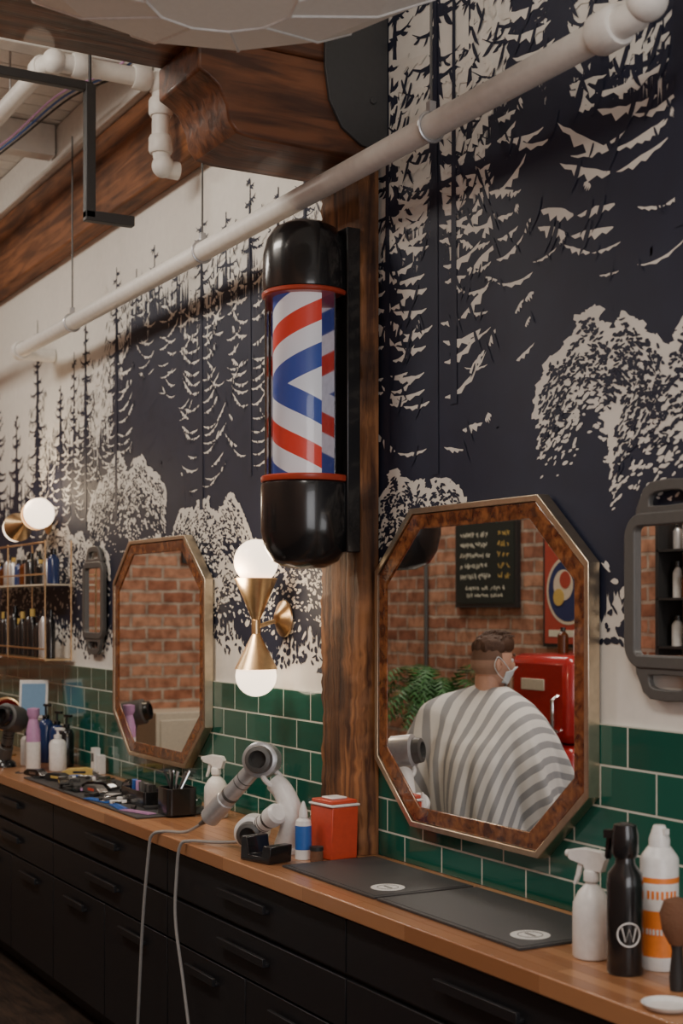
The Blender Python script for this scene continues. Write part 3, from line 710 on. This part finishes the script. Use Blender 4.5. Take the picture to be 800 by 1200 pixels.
b.make('scissors',(-5.42,-.34,ZC+.009),rz=.4)
def pump(name,x,y,H,r,body,head,rz=0):
    b=B(); hb=H*.74; b.lathe((0,0,0),[(r*.94,0),(r,.006),(r,hb*.85),(r*.75,hb*.95),(r*.35,hb)],body,24)
    b.lathe((0,0,hb),[(r*.45,0),(r*.45,.018),(r*.15,.02),(r*.15,H-hb-.012)],head,16); b.box((.014,0,H-.008),(.05,.018,.012),head)
    return b.make(name,(x,y,ZC+.001),rz=rz,bevel=.001)
pump('pump_bottle',-6.99,-.24,.20,.034,M_wp,M_matte)
b=B(); b.lathe((0,0,0),[(.033,0),(.035,.006),(.035,.14)],M_wp,24); b.lathe((0,0,.14),[(.035,0),(.034,.05),(.026,.09),(.02,.11),(.03,.13),(.03,.16),(.0,.165)],M_purple,24); b.make('purple_bottle',(-6.742,-.285,ZC+.001))
pump('pump_bottle.001',-6.68,-.183,.21,.042,M_wp,M_wp,.5)
pump('pump_bottle.002',-7.07,-.12,.30,.040,M_dblue,M_black,.3); pump('pump_bottle.003',-6.95,-.10,.27,.038,M_dblue,M_black,.3); pump('pump_bottle.004',-6.83,-.09,.26,.036,M_black,M_black,.3)
b=B(); b.box((0,0,.06),(.05,.03,.12),M_wp); b.box((0,-.016,.075),(.03,.002,.04),M_dgrey); b.box((.05,.01,.045),(.04,.03,.09),M_wp); b.make('charging_stand',(-6.50,-.055,ZC+.001),bevel=.004)
b=B(); b.box((0,0,.31),(.15,.012,.20),M_wp,rx=-.15); b.box((0,-.008,.31),(.125,.003,.165),M_screen,rx=-.15); b.lathe((0,.02,0),[(.06,0),(.06,.01),(.01,.014),(.01,.25)],M_wp,20); b.make('tablet_on_stand',(-7.28,-.12,ZC+.001),rz=D2R(60),bevel=.002)
b=B(); b.torus((0,0,.22),.085,.007,M_brass,axis=(.8,-.6,0)); b.cyl((0,0,0),(0,0,.135),.006,.006,M_brass,10); b.lathe((0,0,0),[(.05,0),(.05,.008),(.008,.012)],M_brass,24)
b.prism([(0.079*math.cos(t*math.pi/12),.22+.079*math.sin(t*math.pi/12)) for t in range(24)],'xz',-.002,.002,M_mirror,Matrix.Rotation(D2R(53),4,'Z'))
b.make('brass_table_mirror',(-7.50,-.20,ZC+.001))
def bottlemesh(b,x,y,z,r,h,mat,cap):
    b.lathe((x,y,z),[(r,0),(r,h*.7),(r*.6,h*.8),(r*.4,h*.84)],mat,14); b.lathe((x,y,z+h*.84),[(r*.5,0),(r*.5,h*.16)],cap,12)
b=B(); xa,xb=-8.3,-6.97
for zz in (1.44,1.82):
    b.bb(xa,xb,-.155,-.013,zz-.008,zz,M_brass if zz<1.5 else M_cream)
    b.tube([(xa,-.155,zz+.05),(xb,-.155,zz+.05)],.004,M_brass,8)
b.tube([(xa,-.155,2.03),(xb,-.155,2.03)],.005,M_brass,8)
for xx in (xa,(xa+xb)/2,xb):
    for yy in (-.155,-.02): b.cyl((xx,yy,1.43),(xx,yy,2.04),.005,.005,M_brass,8)
b.make('brass_wall_shelf')
b=B()
for zz,hm in ((1.441,.27),(1.821,.18)):
    x=xa+.06
    while x<xb-.05:
        r=U(.022,.034); bottlemesh(b,x,-.085+U(-.015,.015),zz,r,hm*U(.65,1),random.choice((M_black,M_amber,M_amber,M_black,M_grey,M_dblue) if zz>1.5 else (M_black,M_black,M_wp,M_grey,M_dblue,M_cream)),random.choice((M_black,M_black,M_gold,M_black))); x+=r*2+U(.012,.05)
b.make('hair_product_bottles')

# ---------------------------------------------------------------- things across the room (seen in the mirrors)
b=B(); b.bb(-7.68,-7.01,YB+.003,YB+.03,1.70,2.34,M_matte); b.bb(-7.655,-7.035,YB+.03,YB+.034,1.725,2.315,M_board)
def scrawl(b,x0,x1,z,h,mat):   # chalk lettering: little pen strokes
    x=x0
    while x<x1:
        for k in range(random.choice((2,3))):
            b.box((x+U(0,.014),YB+.035,z+U(-.2,.2)*h),(.005,.002,h*U(.5,1)),mat,ry=U(-1.2,1.2))
        x+=.026
        if R()<.2: x+=.02
scrawl(b,-7.60,-7.10,2.255,.05,M_teal)
for k in range(5):
    z=2.16-k*.066; scrawl(b,-7.61,-7.30+U(-.05,.02),z,.034,M_chalk); scrawl(b,-7.20,-7.10,z,.036,M_gold)
for k in range(2): scrawl(b,-7.55,-7.15,1.82-k*.045,.026,M_chalk)
b.make('price_list_board')
b=B(); b.bb(-6.76,-6.22,YB+.003,YB+.022,1.47,2.16,M_matte); b.bb(-6.74,-6.24,YB+.022,YB+.025,1.49,2.14,M_poster)
b.lathe((-6.52,YB+.025,1.80),[(.20,0),(.20,.002)],M_cream,36,axis=(0,1,0)); b.lathe((-6.52,YB+.027,1.80),[(.18,0),(.18,.002)],M_dblue,36,axis=(0,1,0)); b.lathe((-6.56,YB+.029,1.83),[(.09,0),(.09,.002)],M_cream,30,axis=(0,1,0)); b.lathe((-6.60,YB+.031,1.76),[(.05,0),(.05,.002)],M_gold,30,axis=(0,1,0)); b.lathe((-6.54,YB+.031,1.86),[(.05,0),(.05,.002)],M_poster,30,axis=(0,1,0)); b.bb(-6.70,-6.32,YB+.025,YB+.027,1.53,1.57,M_chalk); b.bb(-6.70,-6.3,YB+.025,YB+.027,2.06,2.10,M_gold)
b.make('framed_poster')
e=empty('retro_fridge',(-6.1,YB+.3,0))
b=B(); b.bb(-.26,.26,-.26,.26,.05,.98,M_fred); b.bb(-.26,.26,-.26,.26,.99,1.45,M_fred); b.make('body',bevel=.05,parent=e)
b=B(); b.bb(-.23,.23,-.24,.24,0,.07,M_matte)
for z0 in (1.05,.70): b.tube([(.18,.26,z0),(.18,.30,z0+.02),(.18,.30,z0+.17),(.18,.26,z0+.19)],.011,M_chrome,10)
b.bb(-.14,.06,.26,.266,1.26,1.32,M_cream); b.bb(.257,.262,-.15,.1,1.15,1.25,M_cream); b.make('base_and_handles',parent=e,bevel=.003)
b=B(); bottlemesh(b,0,0,0,.035,.17,M_wp,M_grey); bottlemesh(b,-.12,.02,0,.03,.14,M_amber,M_black); b.make('product_bottle',(-6.07,YB+.3,1.452))
e=empty('potted_fern',(-6.95,-2.25,0))
b=B()
for sx_,sy_ in ((1,1),(1,-1),(-1,1),(-1,-1)): b.cyl((sx_*.14,sy_*.14,0),(sx_*.11,sy_*.11,.80),.012,.015,M_ledger,10)
b.lathe((0,0,.80),[(.19,0),(.19,.025)],M_ledger,32); b.lathe((0,0,.826),[(.09,0),(.13,.19),(.14,.19),(.14,.22),(.125,.22),(.12,.19),(0,.19)],M_matte,32)
b.make('stand_and_pot',parent=e,bevel=.002)
b=B()
for k in range(85):
    a=U(0,2*math.pi); ln=U(.28,.52); hgt=U(.08,.40); P=[]
    for i in range(11):
        t=i/10; P.append(Vector((math.cos(a)*ln*t,math.sin(a)*ln*t,1.04+hgt*math.sin(t*2.4)-.14*t*t)))
    side=Vector((-math.sin(a),math.cos(a),0))
    for i in range(10):
        p=P[i];q=P[i+1]; w=.06*math.sin(math.pi*(i+1)/11)+.012
        for s in (1,-1):
            for h in (0,.5):
                c=p.lerp(q,h); c2=p.lerp(q,h+.28); tip=c+side*s*w+(q-p)*.6+Vector((0,0,-.012))
                b.add([c,c2,tip],[(0,1,2)],M_green)
b.make('fronds',parent=e,smooth=False,recalc=False)
b=B(); b.tube([(-8.05,YB+.02,0),(-8.05,YB+.02,4.05)],.014,M_dgrey,8); b.make('electrical_conduit')
b=B(); b.bb(X0+.01,X0+.42,-2.05,-1.36,.06,.98,M_cream); b.bb(X0+.42,X0+.43,-2.02,-1.39,.56,.93,M_cream); b.bb(X0+.42,X0+.43,-2.02,-1.39,.12,.53,M_cream); b.bb(X0+.43,X0+.445,-1.8,-1.6,.80,.82,M_gold); b.bb(X0+.43,X0+.445,-1.8,-1.6,.40,.42,M_gold)
for yy in (-2.0,-1.41): 
    for xx in (.05,.38): b.cyl((X0+xx,yy,0),(X0+xx,yy,.06),.02,.025,M_matte,10)
b.make('cream_cabinet',bevel=.012)
b=B(); b.bb(X0+.004,X0+.03,-2.25,-1.72,2.02,2.5,M_matte); b.bb(X0+.03,X0+.034,-2.22,-1.75,2.05,2.47,M_wp); b.bb(X0+.034,X0+.036,-2.15,-1.82,2.18,2.38,M_dblue); b.make('framed_picture')
b=B()
for zz in (1.5,1.75,2.0): b.bb(-5.65,-4.9,YB+.005,YB+.17,zz-.012,zz,M_matte)
for xx in (-5.65,-4.9): b.bb(xx-.012,xx+.012,YB+.005,YB+.17,1.45,2.25,M_matte)
b.make('retail_shelf')
b=B()
for zz in (1.501,1.751,2.001):
    x=-5.58
    while x<-4.97: r=U(.022,.035); bottlemesh(b,x,YB+.09,zz,r,U(.12,.2),random.choice((M_black,M_wp,M_amber,M_cream,M_grey)),M_black); x+=2*r+.02
b.make('shampoo_bottles')

# ---------------------------------------------------------------- seated man with striped cape, barber chair
MX,MY=-5.17,-1.41; GZ=-.52
e=empty('barber_chair',(MX,MY,0),GZ)
b=B(); b.box((0,-.03,.62),(.42,.42,.11),M_leather); b.box((0,.165,.78),(.30,.06,.26),M_leather)
for s in (1,-1): b.box((s*.235,-.04,.80),(.05,.32,.05),M_leather); b.box((s*.235,.06,.70),(.03,.06,.18),M_chrome)
b.make('upholstery',parent=e,bevel=.025)
b=B(); b.lathe((0,0,0),[(.31,0),(.31,.025),(.28,.04),(.08,.06),(.06,.08),(.06,.50),(.10,.53),(.16,.565)],M_chrome,40)
b.tube([(-.15,-.22,.57),(-.15,-.42,.40),(-.15,-.52,.24)],.014,M_chrome); b.tube([(.15,-.22,.57),(.15,-.42,.40),(.15,-.52,.24)],.014,M_chrome); b.box((0,-.56,.235),(.40,.16,.02),M_chrome)
b.make('pedestal_and_footrest',parent=e,bevel=.002)
man=empty('seated_man',(MX,MY,0),GZ)
me=bpy.data.meshes.new('body'); 
V=[(0,.05,.76),(0,.07,.95),(0,.07,1.12),(0,.07,1.24),(0,.065,1.33),
   (.16,.07,1.215),(.24,.03,1.00),(.24,-.14,.88),(.20,-.24,.87),
   (-.16,.07,1.215),(-.24,.03,1.00),(-.24,-.14,.88),(-.20,-.24,.87),
   (.10,.02,.75),(.13,-.36,.75),(.13,-.46,.30),(.13,-.60,.275),
   (-.10,.02,.75),(-.13,-.36,.75),(-.13,-.46,.30),(-.13,-.60,.275)]
E=[(0,1),(1,2),(2,3),(3,4),(3,5),(5,6),(6,7),(7,8),(3,9),(9,10),(10,11),(11,12),(0,13),(13,14),(14,15),(15,16),(0,17),(17,18),(18,19),(19,20)]
RR=[.13,.125,.13,.08,.050,.055,.045,.036,.03,.055,.045,.036,.03,.09,.062,.04,.038,.09,.062,.04,.038]
me.from_pydata(V,E,[]); ob=bpy.data.objects.new('body',me); bpy.context.collection.objects.link(ob); ob.parent=man
me.materials.append(M_cloth)
sk=ob.modifiers.new('skin','SKIN'); ss=ob.modifiers.new('sub','SUBSURF'); ss.levels=2; ss.render_levels=2
for i,rr in enumerate(RR): me.skin_vertices[0].data[i].radius=(rr,rr*(.72 if i in(1,2,3) else 1))
me.skin_vertices[0].data[0].use_root=True
b=B()
for s in (1,-1):
    b.box((s*.13,-.58,.275),(.095,.27,.05),M_shoe); b.sph((s*.13,-.56,.305),(.045,.12,.04),M_shoe)
b.make('shoes',parent=man,bevel=.015)
# hands resting on the arm rests under the cape
b=B()
for s in (1,-1):
    b.sph((s*.195,-.275,.865),(.040,.048,.016),M_skin,16,10)
    for k,(dx,ln) in enumerate(((-.028,.068),(-.010,.078),(.009,.074),(.026,.058))):
        x_=s*.195+dx*s; b.tube([(x_,-.31,.866),(x_,-.31-ln*.5,.872),(x_,-.31-ln*.85,.858),(x_,-.31-ln,.842)],[.009,.0075],M_skin,8,4)
    b.tube([(s*.160,-.262,.864),(s*.142,-.290,.862),(s*.138,-.318,.852)],[.011,.008],M_skin,8,4)
b.make('hands',parent=man)
head=empty('head',(0,.035,1.455),.62); head.parent=man
def g(x,s): return math.exp(-(x/s)**2)
def headfn(d,p):
    x,y,z=p; dx,dy,dz=d
    if dz<-.1:
        t=min(1,(-.1-dz)/.9); x*=1-.38*t; 
        if y>0: y*=1-.45*t
        else: y*=1-.12*t
    if dy>0 and dz>-.2: y*=1.06
    if dy<-.3:
        nz=g(x,.013)*g(z+.012,.026); y-=.024*nz
        y+=.010*(g(x-.032,.016)+g(x+.032,.016))*g(z-.012,.014)
        y-=.006*g(z-.036,.012)*g(x,.05)
        y-=.006*g(z+.055,.012)*g(x,.022); y-=.010*g(z+.10,.02)*g(x,.03)
    return (x,y,z)
b=B(); b.sph((0,0,0),(.077,.094,.122),M_skin,60,48,fn=headfn)
fi=b.mi(M_fade); f2=b.mi(M_fade2)
for i,f_ in enumerate(b.f):
    c=sum((Vector(b.v[k]) for k in f_),Vector())/len(f_)
    if (c.y>.010 and c.z>-.045) or (c.z>.045 and c.y>-.078) or (c.y>-.01 and c.z>.005): b.m[i]=f2 if c.z<.012 else fi
for s in (1,-1):
    b.sph((s*.077,.010,-.008),(.009,.017,.030),M_skin,14,10,rz=s*-.35); b.torus((s*.081,.012,-.002),.015,.0035,M_skin,axis=(s,.3,0),seg=18)
    b.sph((s*.031,-.080,.012),(.014,.010,.009),M_wp,14,10); b.sph((s*.031,-.0895,.012),(.005,.003,.005),M_hair,10,8)
    b.tube([(s*.048,-.084,.034),(s*.030,-.097,.040),(s*.014,-.097,.036)],.004,M_hair,6,4)
b.lathe((0,.025,-.17),[(.062,0),(.056,.03),(.054,.07),(.053,.115)],M_skin,28)
b.make('face_and_neck',parent=head)
def hairfn(d,p):
    x,y,z=p; n=.006*math.sin(d[0]*22+d[1]*9)+.005*math.sin(d[1]*31+d[0]*7)
    k=1+n*6
    return (x*k,y*k-.0,z*k+ .016*max(0,-d[1]))
b=B(); b.sph((0,-.004,.070),(.073,.094,.066),M_hair,40,22,fn=hairfn)
for k in range(160):
    a=U(0,2*math.pi); rr_=U(0,.9); x_=.068*rr_*math.cos(a); y_=.088*rr_*math.sin(a)-.004; z_=.070+.062*math.sqrt(max(0,1-rr_*rr_))
    b.tube([(x_,y_,z_-.005),(x_+U(-.01,.01),y_-.010,z_+.012),(x_+U(-.02,.02),y_-.030,z_+.012)],[.005,.0012],M_hair,5,3)
b.make('hair',parent=head)
b=B()
def maskfn(d,p):
    x,y,z=headfn(d,p); return (x*1.06,y*1.08-.008,z)
v=[];f=[];nu,nv=16,10
for j in range(nv+1):
    zt=-.018-.085*j/nv
    for i in range(nu+1):
        a=D2R(-90+ (-76+152*i/nu)); zz=zt+.03*abs(i/nu-.5)*2*(1-2*j/nv)*-.6
        dz=zz/.122; q=math.sqrt(max(.01,1-dz*dz)); d=(q*math.cos(a),q*math.sin(a),dz); p=(d[0]*.077,d[1]*.094,zz)
        v.append(maskfn(d,p))
for j in range(nv):
    for i in range(nu): f.append((j*(nu+1)+i,j*(nu+1)+i+1,(j+1)*(nu+1)+i+1,(j+1)*(nu+1)+i))
b.add(v,f,M_mask)
for s in (1,-1):
    b.tube([(s*.064,-.052,-.028),(s*.080,-.01,.012),(s*.084,.018,.030),(s*.083,.034,.005)],.0018,M_mask,6,5); b.tube([(s*.056,-.050,-.085),(s*.072,.0,-.055),(s*.080,.030,-.02),(s*.083,.034,.005)],.0018,M_mask,6,5)
o=b.make('face_mask',parent=head); so=o.modifiers.new('s','SOLIDIFY'); so.thickness=.002
# cape
rings=[(.062,.062,.035,1.352),(.076,.072,.037,1.346),(.13,.100,.045,1.318),(.195,.140,.05,1.275),(.250,.185,.05,1.215),(.300,.235,.04,1.13),(.335,.275,.03,1.04),(.355,.305,.01,.95),(.375,.335,-.02,.87),(.39,.355,-.05,.78),(.405,.37,-.07,.68),(.415,.38,-.09,.59),(.42,.385,-.11,.50)]
seg=220; v=[];f=[];uvs=[]; Ls=0; prev=None
RG=[]
for i in range(len(rings)-1):
    for k in range(5):
        t=k/5; RG.append([rings[i][j]*(1-t)+rings[i+1][j]*t for j in range(4)])
RG.append(list(rings[-1]))
def adiff(a,c): return math.atan2(math.sin(a-c),math.cos(a-c))
for i,(rx,ry,cy,z) in enumerate(RG):
    if prev: Ls+=math.hypot((rx+ry)/2-(prev[0]+prev[1])/2,z-prev[3])
    prev=(rx,ry,cy,z); A=.15*min(1,max(0,(1.27-z)/.45))
    for k in range(seg):
        a=2*math.pi*k/seg
        fold=A*(.55*math.cos(8*a+1.8*math.sin(2*a)+.9*Ls)+.30*math.cos(15*a+2*math.sin(3*a)+Ls*2)+.12*math.cos(29*a+3*math.sin(a)))
        lobe=1+.30*math.exp(-(adiff(a,2.62)/.42)**2)*min(1,max(0,(1.33-z)/.10))*min(1,max(.25,1-(.98-z)/.3))
        sag=.045*math.exp(-(adiff(a,math.pi/2)/.5)**2)*g(z-1.23,.1)-.045*math.exp(-(adiff(a,2.62)/.5)**2)*g(z-1.24,.09)
        x=rx*math.cos(a)*(1+fold)*lobe; y=cy+ry*math.sin(a)*(1+fold)*lobe
        v.append((x,y,z-sag)); uvs.append(((Ls+.07)*math.cos(a),(Ls+.07)*math.sin(a)))
n=len(RG)
for i in range(n-1):
    for k in range(seg): f.append((i*seg+k,i*seg+(k+1)%seg,(i+1)*seg+(k+1)%seg,(i+1)*seg+k))
me=bpy.data.meshes.new('barber_cape'); me.from_pydata(v,[],f); me.materials.append(M_cape)
uvl=me.uv_layers.new(name='UVMap')
for lp in me.loops: uvl.data[lp.index].uv=uvs[lp.vertex_index]
me.polygons.foreach_set('use_smooth',[True]*len(me.polygons))
ob=bpy.data.objects.new('barber_cape',me); bpy.context.collection.objects.link(ob); ob.location=(MX,MY,0); ob.rotation_euler=(0,0,GZ)
so=ob.modifiers.new('s','SOLIDIFY'); so.thickness=.002

# ---------------------------------------------------------------- lights
def area(name,loc,rot,sx_,sy_,en,col):
    l=bpy.data.lights.new(name,'AREA'); l.shape='RECTANGLE'; l.size=sx_; l.size_y=sy_; l.energy=en; l.color=col
    o=bpy.data.objects.new(name,l); bpy.context.collection.objects.link(o); o.location=loc; o.rotation_euler=rot
for i,(xx,en) in enumerate(((-1.2,46),(-4.6,66),(-7.8,42))):
    area('ceiling_light' if i==0 else 'ceiling_light.%03d'%i,(xx,-2.1,3.95),(D2R(22),0,0),1.6,.5,en,(1,.92,.81))
area('east_fill_light',(1.4,-1.6,2.1),(0,D2R(90),0),2.2,2.0,60,(.97,.97,1))  # added soft fill from the east end; that wall has no window
for xx,zz,en in ((-4.605,1.63,8),(-7.3,2.15,6)):
    l=bpy.data.lights.new('sconce_bulb','POINT'); l.energy=en; l.color=(1,.77,.52); l.shadow_soft_size=.08
    o=bpy.data.objects.new('sconce_bulb',l); bpy.context.collection.objects.link(o); o.location=(xx,-.24,zz+.16)
w=bpy.data.worlds.new('world'); bpy.context.scene.world=w; w.use_nodes=True
w.node_tree.nodes['Background'].inputs[0].default_value=(.9,.9,1,1); w.node_tree.nodes['Background'].inputs[1].default_value=.2

# ---------------------------------------------------------------- camera
c=bpy.data.cameras.new('camera'); co=bpy.data.objects.new('camera',c); bpy.context.collection.objects.link(co)
co.location=(0,-2.33,1.70); co.rotation_euler=(D2R(90),0,D2R(60.9))
c.sensor_fit='VERTICAL'; c.sensor_height=36; c.sensor_width=24; c.lens=49.97; c.shift_y=112/1200
c.dof.use_dof=True; c.dof.focus_distance=4.5; c.dof.aperture_fstop=3.5; c.clip_start=.05
bpy.context.scene.camera=co
